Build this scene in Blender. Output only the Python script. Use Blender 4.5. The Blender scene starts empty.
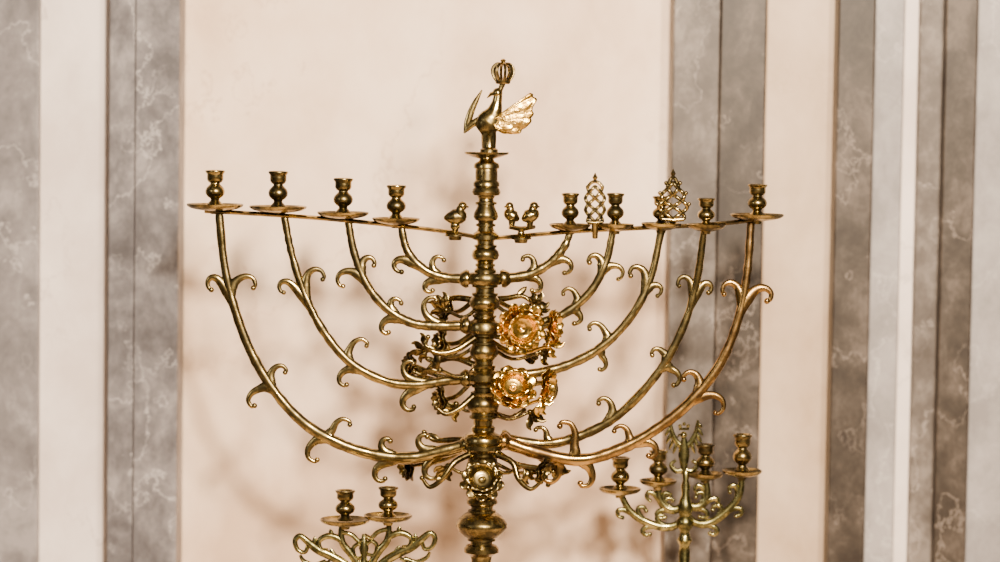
import bpy, math, random
from mathutils import Vector, Matrix
random.seed(4)
C = bpy.context.scene.collection
PI = math.pi
# ---------------------------------------------------------------- camera
F = 2800.0; S = 0.0016; D = F*S
PITCH = math.radians(3.5); ROLL = math.radians(0.8)
RM = Matrix.Rotation(PI/2-PITCH, 3, 'X') @ Matrix.Rotation(ROLL, 3, 'Z')
CAM = Vector((0, -D*math.cos(PITCH), 1.5 + D*math.sin(PITCH)))
cd = bpy.data.cameras.new('camera'); cam = bpy.data.objects.new('camera', cd); C.objects.link(cam)
cd.sensor_width = 36; cd.lens = F*36/1000
cam.matrix_world = Matrix.Translation(CAM) @ RM.to_4x4()
cd.dof.use_dof = True; cd.dof.focus_distance = D; cd.dof.aperture_fstop = 1.4
cd.clip_start = 0.05
bpy.context.scene.camera = cam

def W(px, py, Y=0.0):
    d = RM @ Vector(((px-500)/F, -(py-281)/F, -1))
    return CAM + d*((Y-CAM.y)/d.y)
def WP(pts, Y=0.0):
    return [W(p[0], p[1], Y + (p[2]*S if len(p) > 2 else 0)) for p in pts]

# ---------------------------------------------------------------- materials
def nodes(name):
    m = bpy.data.materials.new(name); m.use_nodes = True
    nt = m.node_tree
    return m, nt, nt.nodes['Principled BSDF']
def ramp(nt, stops):
    r = nt.nodes.new('ShaderNodeValToRGB'); e = r.color_ramp.elements
    while len(e) < len(stops): e.new(0.5)
    for i, (p, c) in enumerate(stops):
        e[i].position = p; e[i].color = (*c, 1)
    return r
def brass(name, dark, mid, light, rough=(0.17, 0.38), sc=26, bump=0.2, bsc=90):
    m, nt, b = nodes(name); L = nt.links
    tc = nt.nodes.new('ShaderNodeTexCoord')
    n = nt.nodes.new('ShaderNodeTexNoise'); n.inputs['Scale'].default_value = sc; n.inputs['Detail'].default_value = 8; n.inputs['Roughness'].default_value = 0.66
    L.new(tc.outputs['Object'], n.inputs['Vector'])
    r = ramp(nt, [(0.41, dark), (0.50, mid), (0.61, light)]); L.new(n.outputs['Fac'], r.inputs['Fac'])
    L.new(r.outputs['Color'], b.inputs['Base Color'])
    b.inputs['Metallic'].default_value = 1
    mr = nt.nodes.new('ShaderNodeMapRange'); mr.inputs['From Min'].default_value = 0.40; mr.inputs['From Max'].default_value = 0.60
    mr.inputs['To Min'].default_value = rough[1]; mr.inputs['To Max'].default_value = rough[0]
    L.new(n.outputs['Fac'], mr.inputs['Value']); L.new(mr.outputs['Result'], b.inputs['Roughness'])
    n2 = nt.nodes.new('ShaderNodeTexNoise'); n2.inputs['Scale'].default_value = bsc; n2.inputs['Detail'].default_value = 4
    L.new(tc.outputs['Object'], n2.inputs['Vector'])
    bp = nt.nodes.new('ShaderNodeBump'); bp.inputs['Strength'].default_value = bump; bp.inputs['Distance'].default_value = 0.0015
    L.new(n2.outputs['Fac'], bp.inputs['Height']); L.new(bp.outputs['Normal'], b.inputs['Normal'])
    return m
M_BR = brass('aged_brass', (0.060, 0.048, 0.021), (0.200, 0.152, 0.060), (0.43, 0.33, 0.132))
M_BR_WARM = brass('aged_brass_warm_lit', (0.075, 0.045, 0.018), (0.245, 0.150, 0.054), (0.46, 0.305, 0.110), sc=16)  # aged brass with warm lamplight tinted into its colour, for one arm
M_DK = brass('dark_antique_brass', (0.034, 0.026, 0.011), (0.125, 0.092, 0.034), (0.35, 0.26, 0.095), (0.18, 0.36), 40)
M_GO = brass('yellow_gold_brass', (0.22, 0.13, 0.023), (0.60, 0.385, 0.085), (0.93, 0.64, 0.19), (0.14, 0.30), 50, 0.3)
M_GR = brass('rough_gold_brass', (0.20, 0.12, 0.026), (0.54, 0.34, 0.080), (0.90, 0.62, 0.20), (0.22, 0.40), 90, 0.7, 170)
M_PA = brass('green_brass', (0.050, 0.048, 0.020), (0.170, 0.155, 0.063), (0.40, 0.36, 0.155), (0.18, 0.38), 45)

def marble(name, stops, sc=5.0, rough=0.45, stretch=(1, 1, 0.75), nr=0.62, big=2.2, mixb=0.3, vein=None, vamt=0.2, vsc=4.0, vw=0.006):
    m, nt, b = nodes(name); L = nt.links
    tc = nt.nodes.new('ShaderNodeTexCoord'); mp = nt.nodes.new('ShaderNodeMapping'); mp.inputs['Scale'].default_value = stretch
    L.new(tc.outputs['Object'], mp.inputs['Vector'])
    n = nt.nodes.new('ShaderNodeTexNoise'); n.inputs['Scale'].default_value = sc; n.inputs['Detail'].default_value = 10; n.inputs['Roughness'].default_value = nr
    n.inputs['Distortion'].default_value = 0.2
    L.new(mp.outputs['Vector'], n.inputs['Vector'])
    n2 = nt.nodes.new('ShaderNodeTexNoise'); n2.inputs['Scale'].default_value = big; n2.inputs['Detail'].default_value = 3
    L.new(mp.outputs['Vector'], n2.inputs['Vector'])
    mf = nt.nodes.new('ShaderNodeMix'); mf.inputs['Factor'].default_value = mixb
    L.new(n.outputs['Fac'], mf.inputs['A']); L.new(n2.outputs['Fac'], mf.inputs['B'])
    r = ramp(nt, stops); L.new(mf.outputs['Result'], r.inputs['Fac']); col = r.outputs['Color']
    if vein:
        v = nt.nodes.new('ShaderNodeTexNoise'); v.inputs['Scale'].default_value = vsc; v.inputs['Detail'].default_value = 7; v.inputs['Roughness'].default_value = 0.6
        L.new(mp.outputs['Vector'], v.inputs['Vector'])
        a = nt.nodes.new('ShaderNodeMath'); a.operation = 'SUBTRACT'; a.inputs[1].default_value = 0.5; L.new(v.outputs['Fac'], a.inputs[0])
        ab = nt.nodes.new('ShaderNodeMath'); ab.operation = 'ABSOLUTE'; L.new(a.outputs[0], ab.inputs[0])
        mr = nt.nodes.new('ShaderNodeMapRange'); mr.inputs['From Min'].default_value = 0; mr.inputs['From Max'].default_value = vw
        mr.inputs['To Min'].default_value = vamt; mr.inputs['To Max'].default_value = 0
        L.new(ab.outputs[0], mr.inputs['Value'])
        mu = nt.nodes.new('ShaderNodeMath'); mu.operation = 'MULTIPLY'
        kr = nt.nodes.new('ShaderNodeMapRange'); kr.inputs['From Min'].default_value = 0.38; kr.inputs['From Max'].default_value = 0.54; L.new(n2.outputs['Fac'], kr.inputs['Value'])
        L.new(mr.outputs['Result'], mu.inputs[0]); L.new(kr.outputs['Result'], mu.inputs[1])
        mx = nt.nodes.new('ShaderNodeMix'); mx.data_type = 'RGBA'
        L.new(mu.outputs[0], mx.inputs['Factor']); L.new(col, mx.inputs['A']); mx.inputs['B'].default_value = (*vein, 1); col = mx.outputs['Result']
    L.new(col, b.inputs['Base Color'])
    b.inputs['Roughness'].default_value = rough; b.inputs['Specular IOR Level'].default_value = 0.25
    return m
M_CREAM = marble('cream_marble', [(0.40, (0.66, 0.475, 0.33)), (0.48, (0.80, 0.61, 0.45)), (0.57, (0.90, 0.73, 0.57))], 5.0, big=1.6, mixb=0.5, vein=(0.56, 0.39, 0.27), vamt=0.5, vsc=1.5, vw=0.004)
M_TAN = marble('tan_marble', [(0.40, (0.46, 0.335, 0.225)), (0.58, (0.62, 0.48, 0.35))], 5, vein=(0.42, 0.30, 0.2), vamt=0.4)
M_WHITE = marble('white_marble', [(0.40, (0.68, 0.60, 0.55)), (0.58, (0.86, 0.785, 0.73))], 7, vein=(0.36, 0.31, 0.29), vamt=0.7, vsc=3, vw=0.006)
M_GREY = marble('grey_marble', [(0.41, (0.080, 0.076, 0.082)), (0.48, (0.120, 0.114, 0.122)), (0.53, (0.160, 0.152, 0.160)), (0.60, (0.245, 0.232, 0.238))], 15, nr=0.72, big=6, vein=(0.48, 0.46, 0.46), vamt=0.7, vsc=7, vw=0.008)
M_LGREY = marble('light_grey_marble', [(0.41, (0.125, 0.119, 0.125)), (0.5, (0.180, 0.171, 0.178)), (0.59, (0.275, 0.262, 0.268))], 13, nr=0.72, big=5, vein=(0.48, 0.46, 0.46), vamt=0.65, vsc=6, vw=0.008)
M_BGREY = marble('pale_grey_marble', [(0.41, (0.215, 0.204, 0.205)), (0.59, (0.34, 0.325, 0.325))], 13, nr=0.72, big=5, vein=(0.52, 0.5, 0.49), vamt=0.6, vsc=6, vw=0.008)
M_DGREY = marble('dark_brown_grey_marble', [(0.41, (0.019, 0.014, 0.011)), (0.48, (0.033, 0.026, 0.020)), (0.53, (0.050, 0.040, 0.032)), (0.60, (0.095, 0.077, 0.063))], 15, nr=0.72, big=6, vein=(0.24, 0.20, 0.17), vamt=0.65, vsc=7, vw=0.008)
M_MGREY = marble('taupe_grey_marble', [(0.41, (0.062, 0.052, 0.045)), (0.5, (0.098, 0.084, 0.074)), (0.59, (0.18, 0.158, 0.140))], 15, nr=0.72, big=6, vein=(0.36, 0.32, 0.29), vamt=0.6, vsc=7, vw=0.008)

# ---------------------------------------------------------------- mesh builder
def catmull(P, k=6):
    P = [Vector(p) for p in P]
    if len(P) < 3: return P
    Q = [P[0]*2-P[1]] + P + [P[-1]*2-P[-2]]
    out = []
    for i in range(1, len(Q)-2):
        for j in range(k):
            t = j/k; a, b, c, d = Q[i-1], Q[i], Q[i+1], Q[i+2]
            out.append(0.5*((2*b)+(c-a)*t+(2*a-5*b+4*c-d)*t*t+(3*b-a-3*c+d)*t**3))
    out.append(P[-1]); return out
def lerp_list(vals, n):
    out = []
    for i in range(n):
        t = i/(n-1)*(len(vals)-1); k = min(int(t), len(vals)-2) if len(vals) > 1 else 0
        out.append(vals[k] + (vals[k+1]-vals[k])*(t-k) if len(vals) > 1 else vals[0])
    return out
class MB:
    def __init__(s): s.v = []; s.f = []
    def sweep(s, pts, ra, rb=None, up=(0, -1, 0), n=8, closed=False):
        N = len(pts); up = Vector(up)
        if not isinstance(ra, (list, tuple)): ra = [ra]
        ra = lerp_list(list(ra), N)
        rb = ra if rb is None else lerp_list(list(rb) if isinstance(rb, (list, tuple)) else [rb], N)
        base = len(s.v)
        for i, p in enumerate(pts):
            if closed: t = pts[(i+1) % N]-pts[i-1]
            else: t = pts[min(i+1, N-1)]-pts[max(i-1, 0)]
            if t.length < 1e-9: t = Vector((0, 0, 1))
            t.normalize(); u = up - t*up.dot(t)
            if u.length < 1e-3: u = Vector((1, 0, 0)) - t*t.x
            u.normalize(); w = t.cross(u)
            for j in range(n):
                a = 2*PI*j/n + (PI/4 if n == 4 else 0); q = 1.35 if n == 4 else 1
                s.v.append(p + w*math.cos(a)*ra[i]*q + u*math.sin(a)*rb[i]*q)
        R = N if closed else N-1
        for i in range(R):
            for j in range(n):
                a = base+i*n+j; b = base+i*n+(j+1) % n
                c = base+((i+1) % N)*n+(j+1) % n; d = base+((i+1) % N)*n+j
                s.f.append((a, b, c, d))
        if not closed:
            s.f.append(tuple(base+j for j in reversed(range(n))))
            s.f.append(tuple(base+(N-1)*n+j for j in range(n)))
        return s
    def lathe(s, c, prof, n=28, axis=(0, 0, 1), k=1.0):
        ax = Vector(axis).normalized(); x = Vector((1, 0, 0)) if abs(ax.x) < 0.9 else Vector((0, 0, 1))
        x = (x-ax*ax.dot(x)).normalized(); y = ax.cross(x)
        base = len(s.v); c = Vector(c)
        for r, h in prof:
            for j in range(n):
                a = 2*PI*j/n
                s.v.append(c + ax*h*S*k + (x*math.cos(a)+y*math.sin(a))*max(r, 0.02)*S*k)
        for i in range(len(prof)-1):
            for j in range(n):
                s.f.append((base+i*n+j, base+i*n+(j+1) % n, base+(i+1)*n+(j+1) % n, base+(i+1)*n+j))
        s.f.append(tuple(base+j for j in reversed(range(n))))
        m = base+(len(prof)-1)*n
        s.f.append(tuple(m+j for j in range(n)))
        return s
    def ball(s, c, r, n=12, sz=1.0):
        return s.lathe(c, [(r*math.sin(PI*i/8), -r*sz*math.cos(PI*i/8)) for i in range(9)], n)
    def leaf(s, p0, p1, w, th, up=(0, -1, 0), bend=None, n=8):
        p0 = Vector(p0); p1 = Vector(p1)
        mid = (p0+p1)/2 + (Vector(bend) if bend else Vector((0, 0, 0)))
        pts = catmull([p0, mid, p1], 5)
        return s.sweep(pts, [w*S*q for q in (0.25, 0.7, 1, 0.95, 0.7, 0.1)], [th*S*q for q in (1, 1, 1, 0.8, 0.6, 0.3)], up, n)
    def polar(s, fn, rings, segs, closed=True):
        b = len(s.v)
        cnt = segs if closed else segs+1
        for i in range(rings+1):
            for j in range(cnt): s.v.append(fn(i/rings, j/segs))
        for i in range(rings):
            for j in range(segs):
                k = (j+1) % cnt
                s.f.append((b+i*cnt+j, b+i*cnt+k, b+(i+1)*cnt+k, b+(i+1)*cnt+j))
        return s
    def box(s, x0, x1, y0, y1, z0, z1):
        b = len(s.v)
        s.v += [Vector(p) for p in ((x0,y0,z0),(x1,y0,z0),(x1,y1,z0),(x0,y1,z0),(x0,y0,z1),(x1,y0,z1),(x1,y1,z1),(x0,y1,z1))]
        for f in ((0,3,2,1),(4,5,6,7),(0,1,5,4),(1,2,6,5),(2,3,7,6),(3,0,4,7)): s.f.append(tuple(b+i for i in f))
        return s
    def build(s, name, mat, parent=None, org=None, smooth=True, label=None, solid=0, sharp=50):
        org = Vector(org) if org is not None else Vector((0, 0, 0))
        me = bpy.data.meshes.new(name); me.from_pydata([tuple(v-org) for v in s.v], [], s.f); me.update()
        if smooth:
            me.polygons.foreach_set('use_smooth', [True]*len(me.polygons)); me.set_sharp_from_angle(angle=math.radians(sharp))
        me.materials.append(mat)
        o = bpy.data.objects.new(name, me); C.objects.link(o)
        if parent: o.parent = parent
        if label: o['label'] = label
        if solid:
            md = o.modifiers.new('solid', 'SOLIDIFY'); md.thickness = solid; md.offset = 0
        return o
def thing(name, label, cat, loc, group=None):
    o = bpy.data.objects.new(name, None); C.objects.link(o); o.location = loc; o.empty_display_size = 0.05
    o['label'] = label; o['category'] = cat
    if group: o['group'] = group
    return o
def struct(name, mb, mat, bevel=0.003):
    o = mb.build(name, mat, smooth=False); o['kind'] = 'structure'
    if bevel:
        md = o.modifiers.new('bevel', 'BEVEL'); md.width = bevel; md.segments = 2
    return o

# ---------------------------------------------------------------- setting
ZL = W(485, 800).z
strips = [
    (-260, 38, 0.36, M_LGREY), (38, 108, 0.385, M_WHITE), (108, 134, 0.337, M_GREY), (134, 178, 0.33, M_GREY),
    (178, 669, 0.42, M_CREAM), (669, 716, 0.345, M_MGREY), (716, 762, 0.335, M_DGREY), (762, 833, 0.40, M_TAN),
    (833, 870, 0.34, M_DGREY), (870, 899, 0.36, M_BGREY), (899, 914, 0.385, M_WHITE), (914, 940, 0.37, M_MGREY),
    (940, 972, 0.34, M_DGREY), (972, 1260, 0.36, M_BGREY)]
tn = 0
for x0, x1, Y, m in strips:
    a = W(x0, 281, Y).x; b = W(x1, 281, Y).x
    if m is M_CREAM: nm = 'wall_back'
    else:
        tn += 1; nm = 'trim_%d' % tn
    struct(nm, MB().box(a, b, Y, 0.62, 0, 3.2), m)
struct('floor', MB().box(-2.4, 2.4, -6, 0.62, -0.1, 0), M_TAN, 0)
struct('trim_20', MB().box(-1.3, 1.3, -0.45, 0.42, 0, ZL), M_CREAM, 0.006)

# ---------------------------------------------------------------- main candelabrum
X0 = W(485, 281).x
def ZC(py): return W(485, py).z
base = Vector((X0, 0, ZL))
root = thing('candelabrum', 'large many-armed brass candelabrum topped by a crowned bird, before the cream marble wall', 'candelabrum', base)
O = base
prof = [(22.5,152),(22,154),(14,157),(7,159),(8,161),(12,163),(13,165),(13,168),(11,169),(11.2,172),(11.2,180),(12,181),(13.2,183),(13.2,186),(12,187),(13.5,189),(14.5,192),(13.5,195),(9,196),(7.5,199),(8,201),(11,202),(11,204),(8.5,205),(9.5,208),
 (12,213),(12.5,217),(11,220),(8,221),(7.5,223),(10,224),(10,226),(7.5,227),(9,231),(12,233),(13.5,235),(13.5,239),(11,240),(8.5,241),(8.5,244),(11.5,245),(11.5,247),(10,248),(13,251),(14,255),(12.5,259),(9,261),(8,263),(10,264),(10,266),(8.5,267),(11,270),(11,272),(17,273),(19,276),(19,281),(17,284),
 (13,285),(13,287),(9.5,288),(9.5,292),(13,293),(13,295),(12,296),(15,300),(15.5,304),(13,309),(10,311),(9.5,314),(12,315),(12,317),(10.5,318),(12,320),(17,322),(18.5,325),(18.5,330),(16,333),(12,334),(12,336),(9.5,338),(9.5,341),(13,342),(13,344),(12,345),(14.5,350),(14,355),(11,359),(9.5,361),(9.5,364),(12,365),(12,367),(11,369),(16,371),(19,374),(19,380),(16,383),
 (12,384),(12,387),(9.5,388),(9.5,391),(13,392),(13,394),(12,396),(15.5,400),(16.5,405),(15,410),(12,413),(12,415),(14,416),(14,418),(10,420),(9.5,425),(12,427),(12,430),(11,431),(14,433),(18,435),(20,438),(20,442),(18.5,443.5),(20,445),(20,449),(17,452),(12,453),(12,456),(15,458),(15,461),(16,464),(17,470),(17,479),(15,485),(13,490),(13,492),(10,493),(10,497),
 (14,498),(15.5,500),(15.5,503),(14,505),(11,506),(11,509),(14,510),(14,512),(18,514),(22.5,518),(24.5,521.5),(25.5,523),(25.5,527),(24.5,528.5),(22.5,532),(18,536),(14,538.5),(14,540.5),(11,541.5),(11,544),(15,545),(17.5,548),(17.5,552),(14,554),(11,556),(10,560),(11,575),(18,590),(22,605),(19,620),(12,635),(10,650),(10,665),
 (18,672),(18,680),(11,686),(14,705),(24,735),(40,755),(60,768),(68,780),(70,790),(70,799.5)]
MB().lathe((X0, 0, 0), [(r, ZC(y)/S) for r, y in reversed(prof)], 44).build('stem', M_BR, root, O, sharp=35)
barp = [(205,211),(260,214),(330,219),(400,226),(450,232),(487,238),(530,235),(580,231),(640,228),(700,225),(745,221),(775,216)]
MB().sweep(catmull(WP(barp), 4), [2.3*S], [6*S], n=8).build('crossbar', M_BR, root, O)

arms = {
 'L1': ([(470,444),(440,452),(410,458),(375,455),(340,444),(305,424),(275,392),(250,350),(233,303),(224,262),(219,212)],
   [(238,300,208,287),(232,292,254,284),(270,386,250,406),(272,388,285,370),(328,440,313,462),(325,436,349,420),(398,458,388,438),(402,458,382,482),(440,450,424,436),(448,450,436,478)]),
 'L2': ([(470,378),(445,381),(415,385),(385,381),(352,364),(326,335),(306,298),(292,255),(284,215)],
   [(311,306,281,290),(306,298,323,276),(360,369,342,386),(350,362,366,343),(425,384,412,409),(430,383,410,362)]),
 'L3': ([(470,325),(440,326),(412,323),(386,308),(366,283),(354,252),(348,220)],
   [(364,280,340,284),(360,270,375,262),(404,318,385,334),(398,314,400,300),(442,326,434,297)]),
 'L4': ([(470,279),(442,277),(422,268),(407,250),(401,226)],
   [(420,266,397,271),(438,276,441,257),(448,277,430,292)]),
 'R1': ([(500,440),(535,452),(580,460),(620,449),(655,430),(690,402),(720,364),(738,320),(747,275),(751,222)],
   [(741,308,770,298),(743,303,723,290),(690,400,719,412),(700,392,684,376),(632,444,651,456),(628,446,616,427),(580,460,583,485),(560,458,547,480),(575,458,563,423)]),
 'R2': ([(500,438,14),(545,444,14),(585,434,14),(622,412,12),(660,370,10),(684,325,8),(697,280,6),(704,230,0)],
   [(690,302,711,291),(692,296,677,283),(664,365,678,384),(668,360,652,352),(608,420,600,401),(550,442,538,427)]),
 'R3': ([(500,376),(530,374),(565,366),(600,348),(630,318),(650,280),(661,232)],
   [(644,292,661,293),(644,290,629,271),(600,346,602,369),(606,342,590,326),(545,371,548,400)]),
 'R4': ([(500,326),(530,325),(562,315),(590,292),(606,262),(613,230)],
   [(602,270,621,276),(603,268,589,260),(575,307,578,322),(578,304,564,291)]),
 'R5': ([(500,279),(528,275),(550,263),(564,247),(570,233)],
   [(552,262,568,272),(530,275,524,257),(524,276,536,292)]),
}
def scroll_curve(P, bx, by, tx, ty):
    B = Vector((bx, by, 0)); i = min(range(len(P)), key=lambda k: (Vector((P[k].x, P[k].y, 0))-B).length)
    B = P[i].copy(); yo = B.z
    d = (P[min(i+1, len(P)-1)]-P[max(i-1, 0)]); d.z = 0; d.normalize()
    T = Vector((tx, ty, yo)); v = T-B
    side = v - d*v.dot(d); side.normalize()
    al = v.dot(d); la = v.dot(side)*random.uniform(0.90, 1.0)
    q = lambda u, w: B + d*u + side*w
    top = al + random.uniform(0.24, 0.34)*la + 2.0
    return [q(-8, 0), q(top*0.42, la*0.14), q(top*0.88, la*0.42), q(top, la*0.76), q(top*0.6+al*0.4, la*1.02), q(al-1, la*1.05), q(al-random.uniform(2, 4), la*0.94)]
for key, (cp, scr) in arms.items():
    P = catmull([Vector((p[0], p[1], p[2] if len(p) > 2 else 0)) for p in cp], 8)
    N = len(P)
    wp = WP(P)
    big = key in ('L1', 'R1'); mt = M_BR_WARM if key == 'R1' else M_BR
    r0 = 6.8 if big else 5.4; r1 = 4.0 if big else 3.6
    mb = MB()
    ra = [(r0+(r1-r0)*(i/(N-1)) + random.uniform(-0.4, 0.4))*S for i in range(N)]
    mb.sweep(wp, ra, [r*0.7 for r in ra], n=10)
    t = (wp[1]-wp[0]).normalized()
    mb.lathe(wp[0]+t*3*S, [(0,-2),(8.5,-2),(9.5,1),(8,4),(6,7),(0,8)], 14, t)
    a = mb.build('arm', mt, root, O)
    for bx, by, tx, ty in scr:
        w = WP(catmull(scroll_curve(P, bx, by, tx, ty), 5))
        s = MB(); k = (0.95 if big else 0.86)*random.uniform(0.88, 1.1)
        s.sweep(w, [x*S*k for x in (3.4, 6.2, 4.4, 3.4, 2.6, 2.3, 1.9)], [x*S*k for x in (3.0, 2.6, 1.8, 1.6, 1.5, 1.5, 1.5)], n=8)
        s.ball(w[-1], 3.0*k, 10)
        s.build('scroll', mt, a, O)

cup_prof = [(0,0.5),(7,0.5),(8,2),(6,4),(4.2,6),(4.5,7.5),(7.4,9.5),(9.4,12),(9.8,15),(8.8,18),(6.4,20.5),(4.8,22),(4.8,23),(6.8,24.2),(8.2,26.5),(8.2,30.5),(8.2,32),(9.4,33.4),(10,34.6),(9.6,35.6),(8.2,36),(6.8,35),(6.6,27),(0,27)]
def socket(px, ptop, ppan, R, parent, mat, org, Y=0.0, bulb=1.0):
    c = W(px, ppan, Y); ztop = W(px, ptop, Y).z
    k = (ztop-c.z)/S/36
    cup = MB().lathe(c, [(r*bulb, y*k) for r, y in cup_prof], 24).build('candle_socket', mat, parent, org)
    MB().lathe(c, [(0,-8),(4.5,-8),(5,-5.5),(9,-4.8),(R*0.6,-3.8),(R*0.85,-2.2),(R-0.8,-0.2),(R,1.6),(R-0.8,2.2),(R*0.84,0.0),(R*0.6,-1.8),(8,-2.4),(0,-2.4)], 32).build('drip_pan', mat, cup, org)
for px, pt, pp, R in [(215,170,206,28.5),(278,171,208,29),(343,178,214,26),(396,185,220,24),(570,193,226,21),(615,193,226,19),(661,196,225,20),(706,198,226,20),(757,184,216,27)]:
    socket(px, pt, pp, R, root, M_BR, O, bulb=1.0 if R > 22 else 0.9)

def bird(body, head, beak, tail, r, hr, parent, org, mat, Y=0.0):
    mb = MB(); B = Vector((*body, 0)); H = Vector((*head, 0)); T = Vector((*tail, 0))
    d = (B-T).normalized()
    pts = [T, T+(B-T)*0.35, B-d*2, B+d*r*0.45+Vector((0,-1,0)), H+(B-H)*0.35, H]
    w = catmull(WP([(p.x, p.y) for p in pts], Y), 5)
    rr = [1.6*S, r*0.62*S, r*S, r*0.95*S, hr*1.05*S, hr*0.9*S]
    mb.sweep(w, rr, [q*0.9 for q in rr], n=14)
    h = W(*head, Y); bk = W(*beak, Y); mb.ball(h, hr*1.1, 14)
    mb.sweep([h+(bk-h)*0.4, h+(bk-h)*0.7, bk], [1.8*S, 1.2*S, 0.4*S], n=8)
    bw = W(*body, Y)
    mb.sweep([bw+Vector((0, 0, -r*0.4*S)), bw+Vector((0, 0, -(r+5)*S))], [4*S, 2.6*S], n=10)
    return mb.build('bird_figure', mat, parent, org)
bird((456,217), (462.5,206), (469,207), (444,218), 8.2, 4.2, root, O, M_BR)
bird((512,216), (509.5,206), (504,207), (519,220), 6.4, 3.7, root, O, M_BR, 0.012)
bird((530,216), (534,206), (540,207), (522,220), 7.2, 4.0, root, O, M_BR, -0.008)
MB().lathe(W(455, 236), [(0,-4),(6,-4),(7,-1),(10.5,0),(10.5,1.5),(7,2.5),(4,4),(3,6),(5,9),(4.5,12),(0,13)], 18).build('bird_perch', M_BR, root, O)
mb = MB().lathe(W(521, 239), [(0,-4),(6,-4),(7,-1),(10.5,0),(10.5,1.5),(7,2.5),(4,4),(3,8),(4,10),(0,11)], 18)
mb.sweep([W(509,227), W(521,229,0.002), W(534,227,-0.006)], [2*S, 2.8*S, 2*S], [5*S], n=8)
mb.build('bird_perch', M_BR, root, O)

# top bird with crown
mb = MB()
w = catmull(WP([(479,131),(483,128),(488,123),(492,117),(495,110),(497,102),(498,95)]), 4)
mb.sweep(w, [6*S,10*S,12.5*S,11.5*S,7.4*S,5*S,4.4*S], [3*S,6*S,8*S,7.5*S,5.5*S,4.4*S,4*S], n=12)
mb.ball(W(497.5, 93), 5.2, 10)
mb.sweep(WP([(496,93),(491,94),(487,98)]), [2.6*S, 2*S, 0.4*S], n=6)
for sx in (-3.5, 3.5):
    mb.sweep(WP([(489+sx*0.6,126),(489+sx*1.1,138),(489+sx,150)]), [5.6*S, 3.8*S, 3.6*S], n=7)
mb.lathe(W(489, 152), [(0,0),(9,0),(9,2.5),(5.5,5),(4.5,12),(5.5,16),(0,18)], 20)
tb = mb.build('crowned_bird', M_BR, root, O, sharp=45)
def fan(hinge, bound, y0, y1, nrip, amp, sc, mat):
    bp = catmull([Vector((x, y, 0)) for x, y in bound], 6); nb = len(bp)-1
    ph = [random.uniform(0, 6) for _ in range(4)]
    def fn(t, a):
        f = a*nb; i = min(int(f), nb-1); q = bp[i]+(bp[i+1]-bp[i])*(f-i)
        rip = abs(math.sin(PI*nrip*a))
        rg = math.sin(37*a+ph[0])+0.8*math.sin(61*a+ph[1])+0.6*math.sin(97*a+ph[2])
        k = t*(1+0.018*rg*t*t-sc*(1-rip)*t*t)
        x = hinge[0]+(q.x-hinge[0])*k; y = hinge[1]+(q.y-hinge[1])*k
        bump = 0.6*math.sin(13*t+29*a+ph[3])*math.sin(17*t-11*a)
        return W(x, y, (y0+(y1-y0)*t) - amp*S*(rip-0.5)*t - bump*S*t - 2.8*S*math.sin(PI*t))
    MB().polar(fn, 20, nrip*12, closed=False).build('wing', mat, tb, O, solid=0.003, sharp=80)
fan((491,121), [(496,116),(504,114),(513,112),(521,107),(526,100),(531,93),(535,96),(535,105),(533,113),(531,121),(525,129),(516,134),(506,134),(497,130)], -0.006, -0.006, 9, 0.35, 0.03, M_GR)
mb = MB()    # slim V of the raised wing
mb.sweep(catmull(WP([(489,121),(482,120),(474,123),(468,128),(464,133)], 0.005), 4), [6*S, 4.6*S, 3.6*S, 2.8*S, 1*S], [1.8*S, 1.2*S, 0.8*S], n=8)
mb.sweep(catmull(WP([(466,131),(468,122),(471,112),(476,101),(482,90)], 0.007), 4), [2.6*S, 3.8*S, 3.4*S, 2.6*S, 0.7*S], [1.5*S, 1.2*S, 0.8*S], n=8)
mb.build('wing', M_BR, tb, O)
mb = MB()
cc = W(503, 73)
for k in range(8):
    a = 2*PI*k/8+0.2; pts = []
    for r, z in ((6,-8),(9,-4),(10.8,1),(10,5.5),(6.5,8.8),(2.5,9)):
        pts.append(cc+Vector((r*S*math.cos(a), r*S*math.sin(a), z*S)))
    mb.sweep(catmull(pts, 4), [1.6*S], up=(math.sin(a), -math.cos(a), 0.01), n=6)
mb.lathe(cc, [(0,-11),(6.5,-11),(7.6,-9.5),(7.6,-7),(6,-6.4),(0,-6.4)], 20)
mb.lathe(cc, [(0,8),(3,8),(3.6,9.5),(2,11),(3,12.6),(1.4,14),(0,14.4)], 12)
mb.sweep([cc+Vector((0,0,-10*S)), W(501,88), W(498,94)], [3*S,2.6*S,3*S], n=10)
mb.build('crown', M_BR, tb, O)

# openwork ornaments: open lattices of thick interlaced wire
def lattice(cx, y0, y1, env, per, nph, Y, th, stem_y, off=0.0):
    mb = MB()
    for k in range(nph):
        ph = k/nph+off; pts = []
        for i in range(97):
            t = i/96; y = y0+(y1-y0)*t
            u = (per*t+ph) % 1.0; tri = 4*abs(u-0.5)-1
            x = math.sin(tri*PI/2)*0.7+tri*0.3
            pts.append((cx+env(t)*x, y, 1.4*math.sin(2*PI*nph*per*t+k*PI)))
        mb.sweep(WP(pts, Y), [th*S], [th*0.8*S], n=8)
    top = [(cx-env(0), y0+1), (cx-env(0)*0.55, y0-3), (cx, y0-4.5), (cx+env(0)*0.55, y0-3), (cx+env(0), y0+1)]
    mb.sweep(catmull(WP(top, Y), 4), [th*S], n=8)
    mb.sweep([W(cx-env(1), y1, Y), W(cx, y1+1, Y), W(cx+env(1), y1, Y)], [2.2*S], n=8)
    mb.sweep([W(cx, y1, Y), W(cx, stem_y, Y*0.4)], [3.6*S, 2.8*S], n=8)
    mb.lathe(W(cx, y0-4, Y), [(0,-1),(3.2,0),(1.6,2.4),(2.8,4.5),(1.6,6.5),(0.7,8.5),(0,9.5)], 12)
    return mb
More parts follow.
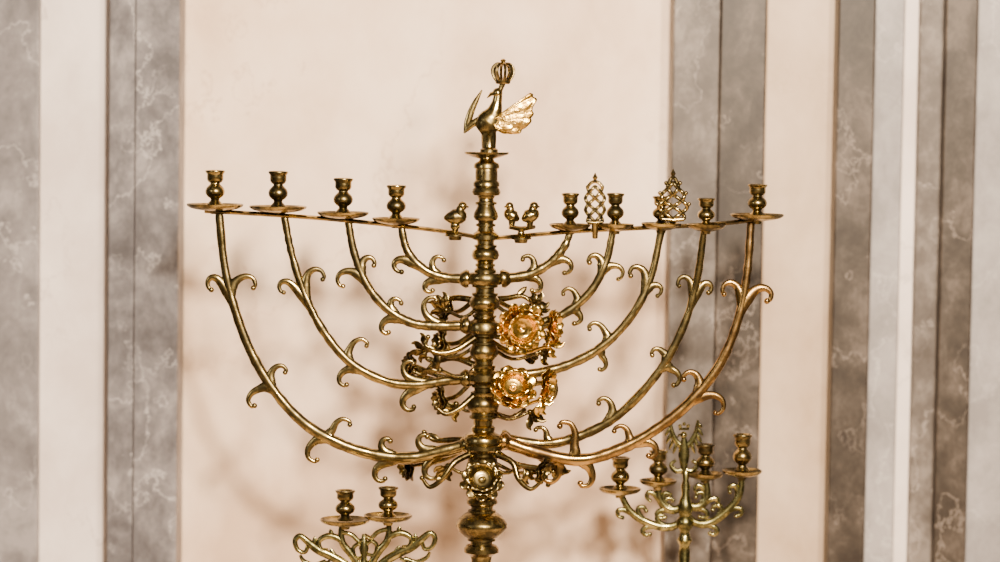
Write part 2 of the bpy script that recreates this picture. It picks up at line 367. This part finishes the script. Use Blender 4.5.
lattice(595, 186, 222, lambda t: 7.5+2.5*math.sin(PI*t), 0.75, 4, -0.012, 1.7, 238).build('openwork_ornament', M_BR, root, O)
m = lattice(673, 182, 219, lambda t: 4+10.5*math.sin(PI*0.5*min(1, t/0.7))-3.5*(max(0, t-0.7)/0.3)**2, 0.75, 4, -0.022, 1.9, 227)
for x, y in ((666,183),(680,183),(660,193),(686,193),(657,204),(689,204)): m.ball(W(x, y, -0.022), 2.1, 10)
m.build('openwork_ornament', M_BR, root, O)

# rosettes
def rosette(px, py, Y, R, nrm, frm, mat=M_GO, lobes=9, cup=0.60, deep=0.40, layers=2):
    c = W(px, py, Y); n = Vector(nrm).normalized()
    x = Vector((0,0,1)).cross(n); x.normalize(); y = n.cross(x)
    mb = MB(); p0 = random.random()*6
    def layer(RR, lob, h1, rip, ph, cut):
        rnd = [random.uniform(0.92, 1.06) for _ in range(lob)]
        def fn(t, a):
            A = 2*PI*a; u = a*lob+ph; w = abs(math.sin(PI*u))**0.7
            r = RR*(0.12+0.88*t)*(1-cut*(1-w)*t**3)*(1+(rnd[int(u) % lob]-1)*t*w)
            h = h1*t**1.7 + rip*(w-0.5)*t*t + 1.6*math.sin(5*A+p0)*t*t
            return c+(x*math.cos(A)+y*math.sin(A))*r*S+n*h*S
        mb.polar(fn, 10, lob*9)
    layer(R*1.03, lobes, 0, R*0.16, 0, 0.20)
    if layers > 1: layer(R*0.84, lobes, R*0.14, R*0.12, 0.5, 0.14)
    ro = mb.build('rosette', mat, root, O, solid=0.0008, sharp=70)
    mb = MB(); rc = R*cup; hd = R*deep
    PR = [(0.0,-1.2),(0.16,-1.0),(0.22,0.6),(0.50,0.9),(0.66,1.6),(0.78,hd*0.45),(0.88,hd*0.80),(0.98,hd*1.0),(1.08,hd*0.98)]
    def cupf(t, a):
        A = 2*PI*a; f = t*(len(PR)-1); i = min(int(f), len(PR)-2); g = f-i
        r = rc*(PR[i][0]+(PR[i+1][0]-PR[i][0])*g); h = PR[i][1]+(PR[i+1][1]-PR[i][1])*g
        wv = max(0, t-0.6)/0.4
        r *= 1+0.04*math.sin(9*A+p0)*wv; h += 0.9*math.sin(9*A+p0+1)*wv
        return c+(x*math.cos(A)+y*math.sin(A))*max(r, 0.03)*S+n*h*S
    mb.polar(cupf, 24, 54)
    mb.build('rosette_center', mat, ro, O, solid=0.0010, sharp=60)
    f = Vector(frm); b = c-n*3*S
    MB().sweep(catmull([f, (f+b)/2+Vector((0,0,-5*S)), b-n*4*S, b], 5), [2.6*S], up=(0.3,0.2,1), n=8).build('rosette_bracket', M_BR, ro, O)
    return ro
def hub(py, dx=0, dy=0): return Vector((X0+dx*S, dy*S, ZC(py)))
rosette(521, 328, -0.055, 26, (0.34, -1, -0.12), hub(335, 6, -8), M_GO, 11)
rosette(513, 388, -0.055, 24, (0.16, -1, 0.55), hub(380, 6, -8), M_GO, 9)
rosette(553, 326, -0.02, 18, (1, -0.3, 0.05), hub(330, 10, -4), M_GO, 8)
rosette(546, 384, -0.02, 18, (1, -0.35, -0.1), hub(378, 10, -4), M_GO, 8)
for a in [(441,343,0.03,15,(-1,-0.5,0.1),332,-10,5),(410,366,0.05,14,(-1,-0.5,0.1),378,-10,6),(441,400,0.02,15,(-1,-0.5,-0.1),380,-10,3),(407,467,0.05,15,(-1,-0.5,-0.3),446,-10,6),
          (446,310,0.04,13,(-1,-0.6,0.4),300,-10,6),(530,352,0.05,13,(1,-0.7,0.1),345,10,6),(535,306,0.05,12,(1,-0.5,0.6),300,10,6)]:
    rosette(a[0], a[1], a[2], a[3], a[4], hub(a[5], a[6], a[7]), M_DK, 8)
rosette(482, 480, -0.040, 22, (0.02, -1, 0.50), hub(470, 0, -10), M_BR, 10, 0.64, 0.42)
rosette(542, 470, -0.03, 14, (0.9, -0.5, -0.3), hub(448, 10, -4), M_DK, 8)
tend = [
 [(475,300,10),(455,298,20),(442,304,25),(438,314,25),(446,318,25)],
 [(475,338,-8),(456,350,-14),(438,353,-18),(426,346,-18),(428,337,-18)],
 [(475,395,-5),(460,408,-10),(446,414,-12),(436,407,-12)],
 [(475,365,6),(455,358,14),(436,362,20),(424,374,20),(414,372,20)],
 [(475,452,-6),(455,462,-14),(443,478,-18),(430,487,-18),(422,478,-18)],
 [(475,440,4),(452,440,12),(434,440,16),(424,432,16)],
 [(490,300,8),(508,298,16),(522,296,20),(532,302,20)],
 [(490,452,-6),(512,462,-14),(518,478,-18),(530,489,-18),(541,482,-18)],
 [(490,448,6),(520,448,14),(545,462,18),(556,478,18),(548,485,18)],
 [(490,412,6),(510,418,14),(524,410,18)],
]
for t in tend:
    w = catmull(WP(t), 5); m = MB(); m.sweep(w, [3.4*S, 2.8*S, 1.8*S], [2.4*S, 2*S, 1.6*S], up=(0, -1, 0.05), n=8); m.ball(w[-1], 2.6, 10)
    i = len(w)//2
    m.leaf(w[i], w[i]+(w[i]-w[i-4])*0.8+Vector((0,0,8*S)), 3.2, 1.0)
    m.build('tendril', M_DK, root, O)
def spray(px, py, Y, a0, a1, L, n=4, mat=M_DK, wd=4.6):
    c = W(px, py, Y); m = MB()
    m.ball(c, 3.2, 12)
    for k in range(n):
        a = math.radians(a0+(a1-a0)*(k+0.5)/n + random.uniform(-14, 14)); l = L*random.uniform(0.75, 1.15)
        d = Vector((math.cos(a), random.uniform(-0.5, 0.3), math.sin(a)))
        up = Vector((-math.sin(a)*0.6, -1, math.cos(a)*0.6))
        p = c+d*l*S
        pts = catmull([c, c+d*l*0.5*S+up*1.5*S, c+d*l*0.9*S, p+Vector((math.cos(a+0.9), 0.2, math.sin(a+0.9)))*3.5*S], 4)
        m.sweep(pts, [q*wd*S for q in (0.2, 0.5, 1, 0.8, 0.45, 0.15)], [1.3*S, 1.1*S, 0.9*S], up=up, n=8)
    m.sweep(catmull([c, (c+hub(py))/2+Vector((0, 0, -7*S)), hub(py-10)], 4), [1.7*S, 2.2*S], up=(0, -1, 0.1), n=8)
    m.build('leaf_spray', mat, root, O)
for a in [(446,310,0.02,60,220,16,4),(452,352,0.03,110,250,16,3),(427,350,0.03,90,250,15,4),(456,404,0.02,150,280,17,3),(424,376,0.04,120,260,14,3),
          (440,370,-0.02,80,200,15,3),(534,306,0.02,-40,110,15,4),(540,352,0.01,-80,60,15,3),(530,412,0.01,-110,30,15,4),
          (448,466,-0.01,170,290,16,4),(524,466,-0.01,-110,0,16,4),(555,466,0.02,-120,0,14,3)]:
    spray(*a)
for a in [(548,346,-0.03,-70,100,13,4,M_GO),(540,400,-0.03,-130,30,13,4,M_GO)]:
    spray(*a)

# ---------------------------------------------------------------- left small candelabrum
YL = -0.09; XL = W(364, 540, YL).x
O2 = Vector((XL, YL, ZL))
r2 = thing('candelabrum', 'small brass candelabrum with flat openwork scrolls and two candle sockets, at lower left', 'candelabrum', O2)
def Z2(py): return W(364, py, YL).z
socket(345, 490, 521, 25, r2, M_BR, O2, YL, 1.0)
socket(388, 487, 517, 24, r2, M_BR, O2, YL, 1.0)
cur = [
 ([(0,590),(8,574),(20,562),(35,553),(48,547),(58,539),(66,533),(71,538),(68,547),(61,549),(58,543)], [4,5.4,6,5.4,4,3.4,3,2.8]),
 ([(3,582),(7,565),(15,551),(23,541),(25,530),(24,520)], [3.6,5,5,4,3.2]),
 ([(18,547),(27,536),(38,533),(47,538),(45,546),(38,547)], [3,4.4,4,3,2.6]),
 ([(24,529),(14,532),(7,538),(0,535)], [3.2,3.2,2.8]),
 ([(0,548),(7,541),(13,546),(10,555),(3,554)], [2.6,3,2.4]),
 ([(8,575),(20,579),(34,574),(42,563),(36,558)], [3,4,3,2.4]),
 ([(0,566),(7,562),(16,566),(20,573)], [3,3,2.4]),
 ([(40,558),(52,562),(62,558),(66,552)], [3,3.4,2]),
]
mb = MB()
for sd in (-1, 1):
    ox, oy = (2, 3) if sd < 0 else (0, 0)
    for c, wd in cur:
        w = catmull(WP([(364+sd*dx+ox, y+oy) for dx, y in c], YL), 5); mb.sweep(w, [q*S*0.76 for q in wd], [2.6*S], n=8)
    for (a, b, wq) in (((34,533),(36,526),2.4),((52,543),(51,533),2.4),((12,566),(4,571),2.6),((30,556),(36,545),2.6)):
        mb.leaf(W(364+sd*a[0]+ox, a[1]+oy, YL), W(364+sd*b[0]+ox, b[1]+oy, YL-0.001), wq, 1.6, n=6)
mb.build('openwork_arms', M_PA, r2, O2)
MB().lathe((XL, YL, 0), [(r, Z2(y)/S) for r, y in reversed([(2,534),(3,540),(5,548),(3,556),(4,562),(6,578),(12,590),(8,604),(5,616),(5,640),(10,652),(13,665),(8,680),(5,700),(7,730),(18,752),(36,768),(40,780),(40,790)])] , 24).build('stem', M_PA, r2, O2)
MB().lathe((XL, YL, ZL), [(0,0),(40,0),(41,3),(39,(Z2(786)-ZL)/S if Z2(786)>ZL else 6)], 24).build('base', M_PA, r2, O2)

# ---------------------------------------------------------------- right small candelabrum
YR = 0.13; XR = W(685, 520, YR).x
O3 = Vector((XR, YR, ZL))
r3 = thing('candelabrum', 'small brass candelabrum with four candle sockets and an openwork finial, at lower right', 'candelabrum', O3)
def Z3(py): return W(685, py, YR).z
for px, pt, pp, R in [(620,457,490,22),(658,450,482,19.5),(705,444,475,19),(742,434,472,21)]:
    socket(px, pt, pp, R, r3, M_BR, O3, YR, 1.0)
for cp in ([(686,514),(676,525),(662,527),(644,521),(630,511),(621,495)], [(686,500),(678,509),(668,509),(660,500),(658,486)], [(686,500),(693,507),(702,505),(707,496),(706,479)], [(686,514),(696,523),(710,523),(727,511),(739,496),(742,477)]):
    w = catmull(WP(cp, YR), 6); m = MB(); m.sweep(w, [3.2*S, 4.4*S, 4*S, 3.2*S], [2.4*S], n=8)
    P = catmull([Vector((p[0], p[1], 0)) for p in cp], 6); n = len(P)
    a = m.build('arm', M_PA, r3, O3)
    for f, sgn in ((0.38, 1), (0.50, -1), (0.66, 1), (0.80, -1)):
        i = int(f*(n-1)); d = (P[i+1]-P[i-1]).normalized(); nn = Vector((-d.y, d.x, 0))*sgn; B = P[i]
        q = [B-d*4, B+d*5+nn*4, B+d*8+nn*9, B+d*4+nn*12, B+nn*10]
        w = WP(catmull([Vector(x) for x in q], 4), YR)
        s = MB(); s.sweep(w, [3*S, 2.6*S, 1.8*S], [1.7*S], n=8); s.ball(w[-1], 2.3, 8); s.build('scroll', M_PA, a, O3)
MB().lathe((XR, YR, 0), [(r, Z3(y)/S) for r, y in reversed([(2,470),(4,474),(3,480),(5,486),(4,494),(7,503),(8,510),(6,516),(9,520),(9,526),(5,531),(6,536),(8,540),(5,546),(6,552),(6,575),(9,590),(14,604),(9,620),(5,634),(5,660),(9,672),(13,684),(8,700),(6,720),(12,742),(30,760),(42,774),(44,788),(44,800)])], 24).build('stem', M_PA, r3, O3)
m = MB()
m.sweep(catmull(WP([(684,474),(684,466),(684,456),(684,446),(684,438)], YR), 4), [2.4*S, 3.6*S, 5.8*S, 5*S, 2.4*S], [2*S], n=8)
m.ball(W(683.5, 435, YR), 3.8, 10); m.sweep(WP([(683,434),(679,435),(677,438)], YR), [1.8*S, 1.2*S, 0.4*S], n=8)
m.sweep(WP([(679,429),(689,429)], YR), [1.4*S], n=6)
for k in (-1, 0, 1): m.ball(W(684+4*k, 426-(k == 0)*2, YR), 2.0, 8)
for sd in (-1, 1):      # spread wings: leading edge with hanging feathers
    m.sweep(catmull(WP([(684+sd*3,446),(684+sd*8,441),(684+sd*12,432),(684+sd*14,420)], YR), 4), [3*S, 2.8*S, 1.4*S], [1.3*S], n=6)
    for (a, b) in (((7,442),(11,454)),((10,437),(15,450)),((12,432),(18,444)),((13,427),(19,436)),((14,423),(18,428))):
        m.leaf(W(684+sd*a[0], a[1], YR), W(684+sd*b[0], b[1], YR), 1.9, 0.9, n=6)
    m.sweep(catmull(WP([(684,470),(684+sd*8,471),(684+sd*13,465),(684+sd*8,460)], YR), 4), [2.8*S, 2.4*S, 1.6*S], [1.3*S], n=6)
m.build('finial', M_PA, r3, O3)

# ---------------------------------------------------------------- light
wd = bpy.data.worlds.new('world'); bpy.context.scene.world = wd; wd.use_nodes = True
nt = wd.node_tree; bg = nt.nodes['Background']
tc = nt.nodes.new('ShaderNodeTexCoord'); n = nt.nodes.new('ShaderNodeTexNoise'); n.inputs['Scale'].default_value = 4.5; n.inputs['Detail'].default_value = 3
nt.links.new(tc.outputs['Generated'], n.inputs['Vector'])
r = ramp(nt, [(0.46, (0.022, 0.016, 0.011)), (0.57, (0.17, 0.13, 0.085)), (0.66, (1.3, 1.05, 0.76))])
nt.links.new(n.outputs['Fac'], r.inputs['Fac']); nt.links.new(r.outputs['Color'], bg.inputs['Color']); bg.inputs['Strength'].default_value = 0.65
def area(name, loc, tgt, size, power, col):
    l = bpy.data.lights.new(name, 'AREA'); l.shape = 'DISK'; l.size = size; l.energy = power; l.color = col
    o = bpy.data.objects.new(name, l); C.objects.link(o); o.location = loc
    o.rotation_euler = (Vector(tgt)-Vector(loc)).to_track_quat('-Z', 'Y').to_euler()
area('chandelier_light', (0.40, -3.0, 2.70), (-0.1, 0.3, 1.65), 0.30, 340, (1.0, 0.80, 0.60))
area('chandelier_light', (1.15, -3.2, 2.45), (0, 0.3, 1.55), 0.32, 150, (1.0, 0.79, 0.58))
area('fill_light', (-3.2, -3.0, 2.6), (-0.2, 0.3, 1.5), 1.2, 20, (1.0, 0.93, 0.90))  # soft fill lamp added at the left, no actual window
